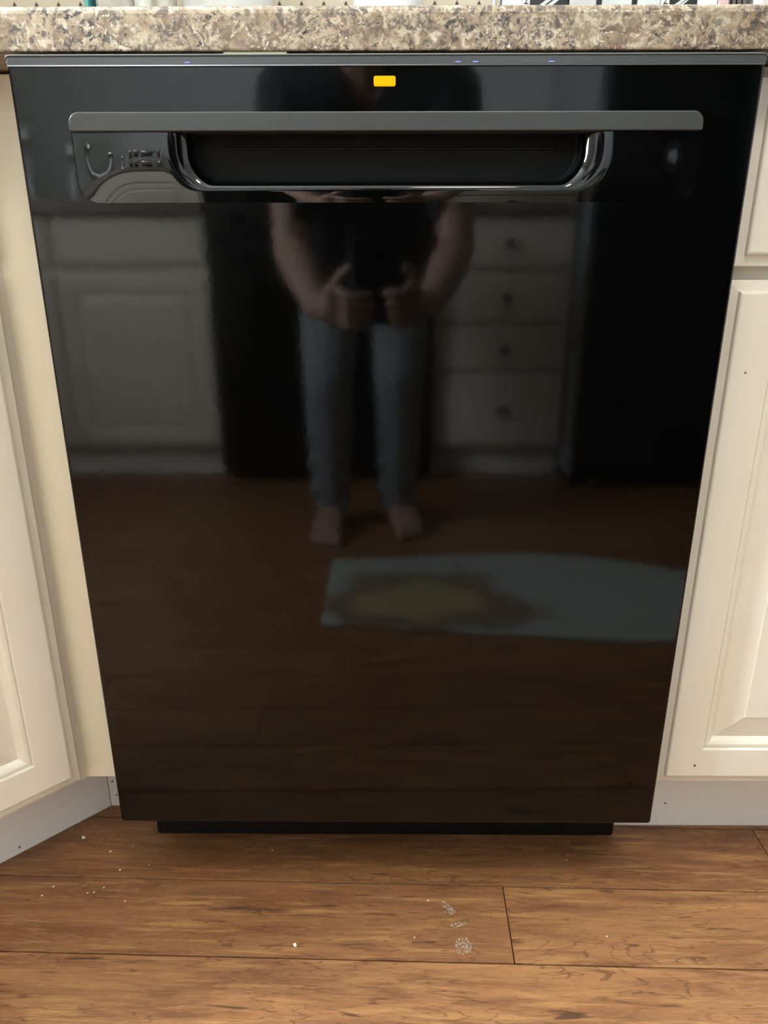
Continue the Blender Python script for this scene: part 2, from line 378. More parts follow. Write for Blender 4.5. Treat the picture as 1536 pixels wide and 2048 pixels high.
# handle insert: convex glossy plate with a rolled pocket opening
PO = (-0.1815, 0.1835, 0.7712, 0.8285)
bm = bmesh.new()
A = rrect(*HO, 0.017, 0.009, 12, 40); B = rrect(*PO, 0.030, 0.004, 12, 40)
ZC, HZ = (HO[2]+HO[3])/2, (HO[3]-HO[2])/2
def bulge(x, z):
    v = max(0.0, 1-((z-ZC)/HZ)**2); e = max(0.0, min(1.0, (abs(x)-0.2577)/-0.05)); e = e*e*(3-2*e)
    return 0.0006 - 0.0022*v*e
L = []
for k in range(13):
    t_ = k/12
    L.append([(a[0]+(b[0]-a[0])*t_, bulge(a[0]+(b[0]-a[0])*t_, a[1]+(b[1]-a[1])*t_), a[1]+(b[1]-a[1])*t_) for a, b in zip(A, B)])
last = L[-1]
RR = 0.012
for k in range(1, 11):
    a = (PI/2)*k/10; ins = RR*math.sin(a)*1.6; dep = RR*(1-math.cos(a))
    C_ = rrect(PO[0]+ins, PO[1]-ins, PO[2]+ins*0.40, PO[3], 0.030-ins*0.35, 0.004, 12, 40)
    L.append([(x, q[1]*1.0 + dep, z) for (x, z), q in zip(C_, last)])
insert = None
rimloop = L[-1]
loops(bm, L)
insert = obj('handle_insert', bm, PLASTIC_GLOSS, DW, smooth=True)
bm = bmesh.new()
ins = RR*1.6
lin = [[(x, 0.0225, z) for x, z in rrect(PO[0]+ins+0.0008, PO[1]-ins-0.0008, PO[2]+ins*0.40+0.0008, PO[3], 0.022, 0.004, 12, 40)],
       [(x, 0.0240, z) for x, z in rrect(PO[0]+ins+0.003, PO[1]-ins-0.003, PO[2]+ins*0.40+0.003, PO[3]-0.001, 0.020, 0.004, 12, 40)]]
loops(bm, [rimloop]+lin, cap1=True)
tag(obj('pocket_liner', bm, simple('matte_black_liner', (0.0028, 0.0031, 0.0034), 0.6, Specular_IOR_Level=0.15), insert), label='matte black inside of the pocket handle')
obj('pocket_ridge', bx(-0.14, 0.145, 0.0222, 0.0250, 0.8050, 0.8066, bev=0.0006), BLACK, insert)
# satin grip bar across the top of the insert
bm = bmesh.new()
loops(bm, band(HO[0], HO[1], 0.8152, HO[3], [(0.0, 0.012), (0, -0.0022), (0.0003, -0.0029), (0.0009, -0.0032)], 0.0015, 0.0085), True, True)
obj('grip_bar', bm, BAR, insert)
# amber indicator
bm = bmesh.new()
loops(bm, band(-0.0089, 0.0085, 0.8476, 0.8549, [(0, 0.004), (0, -0.0002), (0.0005, -0.0006)], 0.0014, 0.0014), True, True)
tag(obj('indicator_light', bm, AMBER, DW), label='glowing amber rectangular indicator light')
# small status lights along the top trim, then a glow strip
for px in (-0.157, 0.058, 0.072, 0.132):
    obj('status_glow', bx(px-0.0022, px+0.0022, -0.0017, -0.0010, 0.8640, 0.8646, bev=0.0002, seg=1), BLUE, DW)
obj('status_glow', bx(-0.128, -0.078, -0.0010, 0.004, 0.8706, 0.8712), GREENW, DW)  # emissive strip standing in for soft glow on the worktop underside
# tub body and recessed kick panel
obj('tub_body', bx(-0.296, 0.296, 0.03, 0.60, 0.10, 0.862, bev=0.003), BLACK, DW)
kp = bmesh.new(); loops(kp, band(-0.302, 0.2995, 0.0008, 0.112, [(0, 0.13), (0, 0.0985), (0.001, 0.097)], 0.004, 0.004), True, True)
obj('kick_panel', kp, BLACK, DW)

# ------------------------------------------------------------------ cabinets
def panel_bm(wd, ht, prof, th=0.019):
    """cabinet front in local coords: x 0..wd, z 0..ht, front toward -y; prof=[(inset, depth from front)]"""
    bm = bmesh.new()
    L = [[(i, d, i), (wd-i, d, i), (wd-i, d, ht-i), (i, d, ht-i)] for i, d in prof]
    R = loops(bm, L, cap0=True, cap1=True)
    return bm
DOORP = [(0, 0.019), (0, 0.0068), (0.0008, 0.0056), (0.0098, 0.0046), (0.0104, 0.0012), (0.0112, 0.0004), (0.0125, 0), (0.0475, 0), (0.0482, 0.0006), (0.0485, 0.0042), (0.0505, 0.0030), (0.0535, 0.0030), (0.0565, 0.0048), (0.0590, 0.0078), (0.0600, 0.0090), (0.0885, 0.0030), (0.0895, 0.0022), (0.0910, 0.0022)]
DRAWP = [(0, 0.019), (0, 0.0068), (0.0008, 0.0056), (0.0098, 0.0046), (0.0104, 0.0012), (0.0112, 0.0004), (0.0125, 0)]
def front(name, wd, ht, prof, parent, loc, rz=0):
    o = obj(name, panel_bm(wd, ht, prof), CREAM, parent); o.location = loc; o.rotation_euler = (0, 0, rz); return o
# right-hand base cabinet
rc = empty('base_cabinet', (0.31, 0.1, 0), label='cream base cabinet with drawer over raised panel door, right of the dishwasher', cat='cabinet')
def rel(o, root):
    o.location = Vector(o.location) - Vector(root.location); return o
rel(obj('cabinet_body', bx(0.308, 0.86, 0.0445, 0.62, 0.133, 0.8705), FRAME, rc), rc)
rel(front('drawer_front', 0.40, 0.150, DRAWP, rc, (0.3125, 0.0250, 0.7105)), rc)
rel(front('cabinet_door', 0.40, 0.5545, DOORP, rc, (0.3125, 0.0250, 0.1445)), rc)
rel(obj('toe_kick', bx(0.300, 0.86, 0.117, 0.135, 0.0005, 0.1325), KICK, rc), rc)
hole_bm = lathe(bmesh.new(), [(0.0013, 0.0), (0.0013, -0.0006), (0.0006, -0.0009)], n=10, axis='y')
nh = obj('nail_hole', hole_bm, HOLE, rc); nh.location = Vector((0.371, 0.1171, 0.037)) - Vector(rc.location)
o = share('nail_hole', nh, rc); o.location = Vector((0.354, 0.0252, 0.171)) - Vector(rc.location)
# diagonal corner cabinet on the left (front turned 45 degrees)
S2 = math.sqrt(0.5)
dc = empty('corner_cabinet', (-0.3833, 0.1487, 0), label='cream corner base cabinet with front turned diagonally, left of the dishwasher', cat='cabinet')
# local frame: +x runs along the front from the far corner toward the dishwasher, -y faces the room
def dloc(s, out, z): return Vector((-S2*s + S2*out, -S2*s - S2*out, z))     # s along the front away from dishwasher, out toward the room
def diag_front(name, s0, s1, z0, z1, prof):
    o = obj(name, panel_bm(s1-s0, z1-z0, prof), CREAM, dc); o.location = dloc(s1, 0.0955, z0); o.rotation_euler = (0, 0, PI/4); return o
poly = [dloc(0.013, 0.0755, 0), dloc(0.53, 0.0755, 0), Vector((-0.68, -0.275, 0)), Vector((-0.68, 0.48, 0)), Vector((0.018, 0.48, 0)), Vector((0.018, -0.02, 0))]
obj('cabinet_body', prism(bmesh.new(), [(p.x, p.y) for p in poly], 0.122, 0.8705), FRAME, dc)
diag_front('cabinet_door', 0.061, 0.50, 0.1345, 0.699, DOORP)
diag_front('drawer_front', 0.061, 0.50, 0.7105, 0.8605, DRAWP)
p0, p1, p2, p3 = dloc(0, 0, 0), dloc(0.55, 0, 0), dloc(0.55, -0.018, 0), dloc(-0.0, -0.018, 0)
obj('toe_kick', prism(bmesh.new(), [(p.x, p.y) for p in (p0, p1, p2, p3)], 0.0005, 0.1215), KICK, dc)
for s, z in [(0.12, 0.010)]:
    o = share('nail_hole', nh, dc); o.location = dloc(s, 0.0002, z); o.rotation_euler = (0, 0, PI/4)
# filler strip and its own toe board
fl = empty('filler_strip', (-0.335, 0.07, 0), label='narrow yellowed cream filler strip between corner cabinet and dishwasher', cat='filler strip')
rel(obj('filler_board', bx(-0.3645, -0.304, 0.060, 0.079, 0.123, 0.8705, bev=0.0008), FILLER, fl), fl)
tb = rel(obj('toe_board', bx(-0.3825, -0.306, 0.149, 0.165, 0.0005, 0.121), simple('white_toe_board', (0.72, 0.71, 0.67), 0.5, var=0.05), fl), fl)
for x, z in [(-0.3765, 0.042), (-0.3735, 0.019)]:
    o = share('nail_hole', nh, fl); o.location = Vector((x, 0.1491, z)) - Vector(fl.location)

# continuous laminate worktop with a diagonal turn at the corner
bm = bmesh.new()
f0 = -0.0015
d0 = Vector((-0.3833, 0.1487)); 
def dxy(s, out): return (d0.x - S2*s + S2*out, d0.y - S2*s - S2*out)
xb = d0.x - (d0.y - S2*0.12 - f0) + S2*0.12 - 0  # where the diagonal overhang meets the straight front edge
e1 = dxy(0.53, 0.12)
poly = [(0.90, f0), (xb, f0), e1, (-1.08, e1[1]), (-1.08, BACKY-0.001), (0.90, BACKY-0.001)]
a0 = 0.8722; a1 = 0.9036
# profile rounding on the front edge: stack inset copies
def inset_poly(p, d):
    q = []; n = len(p)
    for i in range(n):
        a, b, c = Vector(p[i-1]), Vector(p[i]), Vector(p[(i+1) % n])
        e_1 = (b-a).normalized(); e_2 = (c-b).normalized()
        n1 = Vector((-e_1.y, e_1.x)); n2 = Vector((-e_2.y, e_2.x))
        s = -1  # polygon is clockwise
        m_ = (n1+n2); m_ = m_/max(m_.dot(n1), 0.2)
        q.append(tuple(b + m_*d*s))
    return q
L = []
area2 = sum(poly[i-1][0]*poly[i][1]-poly[i][0]*poly[i-1][1] for i in range(len(poly)))
sg = -1 if area2 < 0 else 1
def ip(d): return inset_poly(poly, d*(1 if area2 < 0 else -1))
for d, z in [(0.0012, a0), (0.0003, a0+0.0004), (0, a0+0.0014), (0, a1-0.006), (0.0006, a1-0.0035), (0.0018, a1-0.0016), (0.0035, a1-0.0004), (0.006, a1)]:
    L.append([(x, y, z) for x, y in ip(d)])
loops(bm, L, True, True)
tag(obj('worktop', bm, LAM), 'speckled brown granite-look laminate worktop above the dishwasher', 'worktop')

cc = empty('shade_cupboard', (-0.905, 0.38, a1+0.0005), label='tall cream cupboard added out of view to shade the back wall', cat='shade blocker')  # unseen cupboard added to keep window light off the back wall
obj('shade_cupboard_body', bx(-0.17, 0.22, -0.27, 0.275, 0, 1.20, bev=0.002), FRAME, cc)
cdr = obj('shade_cupboard_door', panel_bm(0.37, 1.17, DOORP), CREAM, cc); cdr.location = (-0.16, -0.2895, 0.015)

# ------------------------------------------------------------------ things standing on the worktop, only their middles rise into view
WT = a1 + 0.0005
def unproj(px, Y, py=4):
    d = r2*((px-768)/1420) - u2*((py-1024)/1420) + fwd
    t_ = (Y-CAMP.y)/d.y; return CAMP + d*t_
pb = empty('pegboard', (-0.05, BACKY-0.002, WT+0.01), label='beige pegboard panel on the wall behind the worktop', cat='pegboard')
obj('board', bx(-0.62, 0.50, -0.010, 0, 0, 0.5, bev=0.001), PEG, pb)
hb = bmesh.new()
ph = unproj(73, BACKY-0.012, 8)
for i in range(-14, 33):
    for k in range(-4, 9):
        x = ph.x + 0.0344*i + 0.05; z = ph.z + 0.0344*k - WT - 0.01
        if -0.61 < x < 0.49 and 0.01 < z < 0.49:
            c = [hb.verts.new((x-0.0032, -0.0104, z-0.003)), hb.verts.new((x+0.0032, -0.0104, z-0.003)), hb.verts.new((x, -0.0104, z+0.003))]
            d_ = [hb.verts.new((v.co.x, -0.008, v.co.z)) for v in c]
            hb.faces.new(c)
            for q in range(3): hb.faces.new((c[q], c[(q+1) % 3], d_[(q+1) % 3], d_[q]))
tag(obj('peg_slots', hb, HOLE, pb), kind='stuff')
PAPER = simple('embossed_white_paper', (0.62, 0.63, 0.62), 0.8, bump=0.8, bscale=220, bdist=0.001)
# teal edged glass cutting board leaning upright
TEAL = simple('teal_glass', (0.10, 0.42, 0.42), 0.1)
x0 = unproj(178, 0.52).x; 
cb = tag(obj('cutting_board', bx(x0, x0+0.006, 0.50, 0.60, WT, WT+0.28, bev=0.002), TEAL), 'teal tinted glass cutting board standing on edge on the worktop', 'cutting board')
# white quilted bag
xa, xb_ = unproj(187, 0.50).x, unproj(262, 0.50).x
bm = bmesh.new()
pl = []
for k in range(9):
    z = k/8; b_ = 0.010*math.sin(z*9)+0.004
    pl.append([(x, 0.53 + y, WT + 0.26*z) for x, y in [(q[0], q[1]) for q in rrect(xa+b_*0.4, xb_-b_*0.4, -0.03-b_, 0.03+b_, 0.012, 0.012, 4, 6)]])
loops(bm, pl, True, True)
tag(obj('paper_bag', bm, simple('crumpled_white_paper', (0.56, 0.54, 0.50), 0.8, bump=1, bscale=60, bdist=0.004), smooth=True), 'crumpled white paper bag beside the teal cutting board', 'bag')
# ribbed clear tumbler and cream canister
def upright(name, px0, px1, Y, prof_fn, m, label, cat, parts=None, n=32):
    a_, b_ = unproj(px0, Y).x, unproj(px1, Y).x; r = (b_-a_)/2; cx_ = (a_+b_)/2
    root = empty(name, (cx_, Y, WT), label=label, cat=cat)
    for pn, pr, mm in prof_fn(r): obj(pn, lathe(bmesh.new(), pr, n=n), mm, root, smooth=True)
    return root
upright('tumbler', 268, 308, 0.50, lambda r: [('cup', [(r*0.8, 0), (r*0.85, 0.002), (r, 0.22), (r*0.95, 0.22), (r*0.8, 0.006)], simple('ribbed_white_plastic', (0.55, 0.56, 0.52), 0.25, var=0.25, vscale=90))], None, 'tall ribbed off-white tumbler beside the paper bag', 'tumbler')
upright('canister', 314, 353, 0.50, lambda r: [('canister_body', [(r*0.97, 0), (r, 0.003), (r, 0.2), (r*0.97, 0.203)], simple('off_white_ceramic', (0.56, 0.55, 0.48), 0.3, var=0.03)), ('lid', [(r*1.0, 0.2035), (r*1.0, 0.215), (r*0.3, 0.22), (r*0.25, 0.235), (0.002, 0.238)], STEEL)], None, 'slim off-white canister with steel lid on the worktop', 'canister')
upright('paper_towel_roll', 369, 546, 0.50, lambda r: [('paper', [(r*0.3, 0.012), (r*0.99, 0.012), (r, 0.016), (r, 0.286), (r*0.99, 0.29), (r*0.3, 0.29)], PAPER), ('holder_base', [(r*1.05, 0), (r*1.05, 0.008), (r*0.95, 0.0115)], STEEL), ('holder_rod', [(0.006, 0.0115), (0.006, 0.325), (0.001, 0.33)], STEEL)], None, 'white embossed paper towel roll on a stand on the worktop', 'paper towel', n=48)
upright('mixing_bowl', 708, 846, 0.48, lambda r: [('bowl', [(r*1.22, 0.0), (r*1.24, 0.006), (r*1.20, 0.02), (r*1.0, 0.148), (r*0.72, 0.22), (r*0.45, 0.235), (0.004, 0.236)], simple('white_glazed_ceramic', (0.62, 0.64, 0.66), 0.2, var=0.02)), ('foot_ring', [(r*0.42, 0.234), (r*0.42, 0.246), (r*0.36, 0.246)], WHITE)], None, 'white ceramic bowl turned upside down in the middle of the worktop', 'bowl')
x = (unproj(985, 0.4).x + unproj(998, 0.4).x)/2
ch = empty('chrome_stand', (x, 0.4, WT), label='slim chrome upright stand beside the printed cartons', cat='stand')
obj('stand_base', lathe(bmesh.new(), [(0.045, 0), (0.045, 0.004), (0.04, 0.007)]), CHROME, ch, smooth=False)
obj('stand_pole', lathe(bmesh.new(), [(0.0052, 0.0075), (0.0052, 0.30), (0.003, 0.303)], n=16), CHROME, ch, smooth=True)
# printed cartons
CB = simple('black_printed_card', (0.012, 0.012, 0.013), 0.3); CG = simple('silver_grey_print', (0.42, 0.43, 0.42), 0.4, var=0.08, vscale=20); CW = simple('white_print', (0.82, 0.82, 0.80), 0.4, var=0.02)
def carton(px0, px1, panels, bars, label_px, lab, Y=0.46, h=0.24, glyph_rot=0.35):
    a_, b_ = unproj(px0, Y).x, unproj(px1, Y).x
    root = empty('carton', ((a_+b_)/2, Y+0.05, WT), label=lab, cat='carton', group='printed cartons on the worktop')
    o = rel(obj('box', bx(a_, b_, Y, Y+0.10, WT, WT+h, bev=0.001), CB, root), root)
    for p, q in panels:
        u, v = unproj(p, Y).x, unproj(q, Y).x
        rel(obj('printed_panel', bx(u, v, Y-0.0006, Y+0.0002, WT+0.02, WT+h-0.008), CG, root), root)
    for (p, q, wpx) in bars:
        lo, hi = unproj(p, Y, 12), unproj(q, Y, 0); wv = wpx/1300
        dz = (hi.z-lo.z); k0, k1 = -5, 4
        dx = (hi.x-lo.x)
        bmm = bmesh.new(); pts = []
        for k in (k0, k1): pts.append((lo.x+dx*k*0.55, lo.z+dz*k*0.55))
        zlo = max(WT+0.02, pts[0][1]); 
        quad = [(pts[0][0], pts[0][1]), (pts[0][0]+wv, pts[0][1]), (pts[1][0]+wv, pts[1][1]), (pts[1][0], pts[1][1])]
        # keep the bar on the carton face
        quad = [(min(max(x_, a_+0.001), b_-0.001), min(max(z_, WT+0.01), WT+h-0.01)) for x_, z_ in quad]
        va = [bmm.verts.new((x_, Y-0.0006, z_)) for x_, z_ in quad]; vb = [bmm.verts.new((x_, Y+0.0002, z_)) for x_, z_ in quad]
        bmm.faces.new(va); bmm.faces.new(vb[::-1])
        for k in range(4): bmm.faces.new((va[k], va[(k+1) % 4], vb[(k+1) % 4], vb[k]))
        rel(obj('printed_bar', bmm, CG, root), root)
    if label_px:
        p, q = label_px; u, v = unproj(p, Y).x, unproj(q, Y).x
        rel(obj('white_label', bx(u, v, Y-0.0010, Y+0.0002, WT+0.02, WT+h-0.008), CW, root), root)
        fc = bpy.data.curves.new('digit_print', 'FONT'); fc.body = '2'; fc.size = 0.0155; fc.extrude = 0.0002; fc.align_x = 'CENTER'
        fc.materials.append(CB)
        tmp = bpy.data.objects.new('digit', fc); COL.objects.link(tmp)
        dg = bpy.context.evaluated_depsgraph_get(); dg.update()
        gm = bpy.data.meshes.new_from_object(tmp.evaluated_get(dg)); bpy.data.objects.remove(tmp); bpy.data.curves.remove(fc)
        g = bpy.data.objects.new('digit_print', gm); COL.objects.link(g); g.parent = root
        pz = unproj((p+q)/2, Y, 9)
        g.location = Vector(((u+v)/2, Y-0.0014, pz.z)) - Vector(root.location); g.rotation_euler = (PI/2, 0, 0)
    return root
carton(1002, 1136, [(1004, 1044)], [(1076, 1092, 9), (1092, 1108, 12)], (1045, 1059), 'black carton with white label strip beside the chrome stand')
carton(1137.5, 1270, [(1139, 1192), (1204, 1263)], [], None, 'black carton with two grey panels, middle of the three cartons')
carton(1271.5, 1394, [(1275, 1320)], [(1345, 1362, 8), (1364, 1384, 12)], (1322, 1338), 'black carton with white label strip beside the pale blue box')
a_, b_ = unproj(1396, 0.46).x, unproj(1435, 0.46).x
tag(obj('box', bx(a_, b_, 0.46, 0.54, WT, WT+0.22, bev=0.001), simple('pale_blue_card', (0.72, 0.78, 0.84), 0.5, var=0.02)), 'pale blue white box right of the cartons', 'box')
a_, b_ = unproj(1437, 0.46).x, unproj(1526, 0.46).x
dr = empty('dish_rack', ((a_+b_)/2, 0.5, WT), label='dark slatted rack with pinkish end post at right end of worktop', cat='rack')
rel(obj('end_post', bx(a_, a_+0.014, 0.46, 0.54, WT, WT+0.22, bev=0.001), simple('dusty_pink_wood', (0.42, 0.30, 0.28), 0.6, var=0.1), dr), dr)
rel(obj('back_board', bx(a_+0.0145, b_-0.0045, 0.50, 0.54, WT, WT+0.22, bev=0.001), simple('dark_umber_wood', (0.035, 0.026, 0.026), 0.5, var=0.2), dr), dr)
for k in range(4):
    xx = a_+0.017+k*(b_-a_-0.03)/4
    rel(obj('slat', bx(xx, xx+0.005, 0.475, 0.4995, WT, WT+0.22, bev=0.001), simple('grey_mauve_slat', (0.13, 0.11, 0.115), 0.5, var=0.1), dr), dr)
rel(obj('end_post', bx(b_-0.004, b_, 0.46, 0.54, WT, WT+0.22, bev=0.001), CW, dr), dr)

# ------------------------------------------------------------------ opposite side of the kitchen (seen mirrored in the door)
OF = -1.772     # plane of the opposite door fronts (facing +y)
def ofront(name, x0, x1, z0, z1, prof, root):
    o = obj(name, panel_bm(x1-x0, z1-z0, prof), CREAM, root); o.rotation_euler = (0, 0, PI); o.location = Vector((x1, OF, z0)) - Vector(root.location); return o
def obase(x0, x1, label):
    r = empty('base_cabinet', ((x0+x1)/2, -2.1, 0), label=label, cat='cabinet')
    rel(obj('cabinet_body', bx(x0, x1, OPPY+0.002, OF-0.0195, 0.105, 0.868), FRAME, r), r)
    rel(obj('toe_kick', bx(x0, x1, -1.86, -1.842, 0.0005, 0.1045), KICK, r), r)
    return r
def knob(root, x, z):
    o = obj('knob', lathe(bmesh.new(), [(0.006, 0.0), (0.006, 0.012), (0.015, 0.017), (0.016, 0.023), (0.010, 0.028), (0.002, 0.029)], n=20, axis='y'), KNOB, root, smooth=True)
    o.location = Vector((x, OF+0.0003, z)) - Vector(root.location); return o
r1 = obase(-1.087, -0.580, 'cream base cabinet with raised panel door left of the black range')
ofront('drawer_front', -1.080, -0.586, 0.715, 0.858, DRAWP, r1); ofront('cabinet_door', -1.080, -0.586, 0.118, 0.685, DOORP, r1)
r0 = obase(-1.70, -1.088, 'cream base cabinet furthest left along the opposite wall')
ofront('drawer_front', -1.69, -1.095, 0.715, 0.858, DRAWP, r0); ofront('cabinet_door', -1.69, -1.095, 0.118, 0.685, DOORP, r0)
r3 = obase(0.152, 0.602, 'cream four-drawer base cabinet between black range and black refrigerator')
for z0, z1 in [(0.702, 0.853), (0.532, 0.690), (0.378, 0.522), (0.119, 0.367)]:
    d_ = ofront('drawer_front', 0.158, 0.596, z0, z1, DRAWP, r3)
    k_ = obj('knob', lathe(bmesh.new(), [(0.006, 0.0), (0.006, -0.012), (0.015, -0.017), (0.016, -0.023), (0.010, -0.028), (0.002, -0.029)], n=20, axis='y'), KNOB, d_, smooth=True)
    k_.location = (0.438/2-0.01, -0.0002, (z1-z0)/2)
DLAM = LAM
tag(obj('worktop', bx(-1.70, -0.580, OPPY+0.002, -1.742, 0.8685, 0.912, bev=0.004), DLAM), 'speckled laminate worktop left of the black range', 'worktop')
tag(obj('worktop', bx(0.152, 0.602, OPPY+0.002, -1.742, 0.8685, 0.912, bev=0.004), DLAM), 'short speckled laminate worktop right of the black range', 'worktop')
# range
rg = empty('kitchen_range', (-0.214, -2.05, 0), label='black freestanding kitchen range opposite the dishwasher', cat='range')
RX0, RX1 = -0.575, 0.147
rel(obj('range_body', bx(RX0, RX1, OPPY+0.03, -1.765, 0.02, 0.905, bev=0.004), APPL, rg), rg)
rel(obj('cooktop', bx(RX0, RX1, OPPY+0.03, -1.735, 0.9055, 0.922, bev=0.004), APPL, rg), rg)
rel(obj('control_panel', bx(RX0+0.002, RX1-0.002, -1.7645, -1.730, 0.80, 0.905, bev=0.006), APPL, rg), rg)
for k in range(5):
    kb = obj('control_knob', lathe(bmesh.new(), [(0.02, 0), (0.019, 0.018), (0.017, 0.022), (0.002, 0.022)], n=20, axis='y'), BLACK, rg, smooth=True); kb.location = Vector((RX0+0.10+k*0.13, -1.7298, 0.853)) - Vector(rg.location)
od = rel(obj('oven_door', bx(RX0+0.004, RX1-0.004, -1.7645, -1.722, 0.235, 0.79, bev=0.006), APPL, rg), rg)
hd = tube(bmesh.new(), [(-0.50, -1.715, 0.745), (-0.50, -1.685, 0.75), (-0.48, -1.675, 0.75), (0.05, -1.675, 0.75), (0.07, -1.685, 0.75), (0.07, -1.715, 0.745)], 0.010, 10)
hh = obj('oven_handle', hd, BLACK, od, smooth=True); hh.location = -(Vector(od.location)+Vector(rg.location))
ow = obj('oven_window', bx(-0.48, 0.05, -1.7222, -1.7205, 0.36, 0.66, bev=0.001), PLASTIC_GLOSS, od); ow.location = -(Vector(od.location)+Vector(rg.location))
rel(obj('storage_drawer', bx(RX0+0.004, RX1-0.004, -1.7645, -1.724, 0.03, 0.225, bev=0.005), APPL, rg), rg)
rel(obj('range_foot', bx(RX0+0.02, RX1-0.02, -2.3, -1.80, 0.0005, 0.02), BLACK, rg), rg)
rel(obj('back_guard', bx(RX0, RX1, OPPY+0.004, OPPY+0.08, 0.9225, 1.15, bev=0.006), APPL, rg), rg)
for bxp, byp, br in [(-0.40, -1.90, 0.10), (-0.03, -1.90, 0.08), (-0.40, -2.17, 0.08), (-0.03, -2.17, 0.10)]:
    rel(obj('burner', lathe(bmesh.new(), [(br*0.3, 0.0), (br, 0.0), (br, 0.008), (br*0.9, 0.011), (br*0.3, 0.011)], c=(bxp, byp, 0.9223), n=28), BLACK, rg), rg)
# hood-high dark cabinet wall is out of view; refrigerator
fr = empty('refrigerator', (1.06, -2.0, 0), label='tall black refrigerator beyond the four-drawer cabinet', cat='refrigerator')
rel(obj('fridge_body', bx(0.612, 1.50, OPPY+0.02, -1.70, 0.03, 1.74, bev=0.006), simple('grey_textured_side_panel', (0.42, 0.45, 0.50), 0.5, var=0.04), fr), fr)
f1 = rel(obj('fridge_door', bx(0.614, 1.052, -1.695, -1.63, 0.07, 1.738, bev=0.012, seg=3), APPL, fr), fr)
f2 = rel(obj('fridge_door', bx(1.058, 1.498, -1.695, -1.63, 0.07, 1.738, bev=0.012, seg=3), APPL, fr), fr)
for f_, xx in ((f1, 1.02), (f2, 1.09)):
    g = obj('fridge_handle', tube(bmesh.new(), [(xx, -1.628, 0.62), (xx, -1.585, 0.64), (xx, -1.58, 0.7), (xx, -1.58, 1.4), (xx, -1.585, 1.46), (xx, -1.628, 1.48)], 0.011, 10), BLACK, f_, smooth=True)
    g.location = -(Vector(f_.location)+Vector(fr.location))
rel(obj('kick_grille', bx(0.63, 1.48, -1.74, -1.70, 0.0005, 0.066), BLACK, fr), fr)
rel(tag(obj('levelling_foot', lathe(bmesh.new(), [(0.016, 0.0005), (0.018, 0.012), (0.012, 0.03), (0.012, 0.045)], c=(0.70, -1.715, 0.0), n=16), simple('white_plastic_foot', (0.75, 0.75, 0.75), 0.5), fr), label='white plastic levelling foot'), fr)
# shiny two-tier spice rack on the opposite worktop
sr = empty('spice_rack', (-0.875, -2.08, 0.9125), label='two-tier chrome wire spice rack on the worktop left of the range', cat='rack')
bmw = bmesh.new()
for z in (0.006, 0.165, 0.27):
    tube(bmw, [(-0.13, -0.045, z), (0.13, -0.045, z), (0.13, 0.045, z), (-0.13, 0.045, z)], 0.003, 8, closed=True)
for sx in (-0.13, 0.13):
    for sy in (-0.045, 0.045): tube(bmw, [(sx, sy, 0.0), (sx, sy, 0.30)], 0.0035, 8)
obj('wire_frame', bmw, CHROME, sr, smooth=True)
for z in (0.008, 0.167):
    obj('shelf', bx(-0.128, 0.128, -0.043, 0.043, z-0.002, z+0.001), CHROME, sr)
jb = lathe(bmesh.new(), [(0.020, 0), (0.022, 0.002), (0.022, 0.052), (0.018, 0.058)], n=24)
jl = lathe(bmesh.new(), [(0.0185, 0.0585)] + [(0.031*math.cos(q), 0.088+0.030*math.sin(q)) for q in [-1.05+0.2*i for i in range(13)]], n=36)
SPICE = [simple('brown_spice_in_glass', (0.10, 0.05, 0.025), 0.06, var=0.2), simple('green_spice_in_glass', (0.07, 0.09, 0.03), 0.06, var=0.2), simple('red_spice_in_glass', (0.16, 0.035, 0.015), 0.06, var=0.2)]
names = ['leftmost', 'second', 'third', 'rightmost']
first = None
for tier, tz in ((0, 0.0092), (1, 0.1682)):
    for k in range(4):
        x = (-0.093, -0.030, 0.033, 0.095)[k]
        root = empty('spice_jar', Vector(sr.location)+Vector((x, 0, tz)), label=f"{names[k]} glass spice jar with domed chrome lid on the {'upper' if tier else 'lower'} tier", cat='jar', group='spice jars in the wire rack')
        if first is None:
            first = (obj('jar_body', jb, SPICE[0], root, smooth=True), obj('lid', jl, CHROME, root, smooth=True))
        else:
            share('jar_body', first[0], root); share('lid', first[1], root)
# slim chrome mills further left
for nm, mx_, hh_, lb in (('pepper_mill', -1.225, 0.25, 'taller slim chrome pepper mill at the left end of the opposite worktop'), ('salt_mill', -1.075, 0.20, 'shorter slim chrome salt mill left of the spice rack')):
    kt = empty(nm, (mx_, -2.02, 0.9125), label=lb, cat='mill')
    obj('mill_body', lathe(bmesh.new(), [(0.026, 0), (0.028, 0.004), (0.024, 0.04), (0.017, hh_*0.5), (0.022, hh_-0.055)], n=28), simple(nm+'_steel', (0.50, 0.51, 0.52), 0.35, metal=1, var=0.05), kt, smooth=True)
    obj('mill_collar', lathe(bmesh.new(), [(0.0285, 0.0045), (0.0285, 0.022), (0.027, 0.024)], n=28), CHROME, kt, smooth=True)
    obj('mill_head', lathe(bmesh.new(), [(0.020, hh_-0.0545), (0.024, hh_-0.045), (0.025, hh_-0.03), (0.021, hh_-0.012), (0.012, hh_-0.003), (0.003, hh_)], n=28), CHROME, kt, smooth=True)
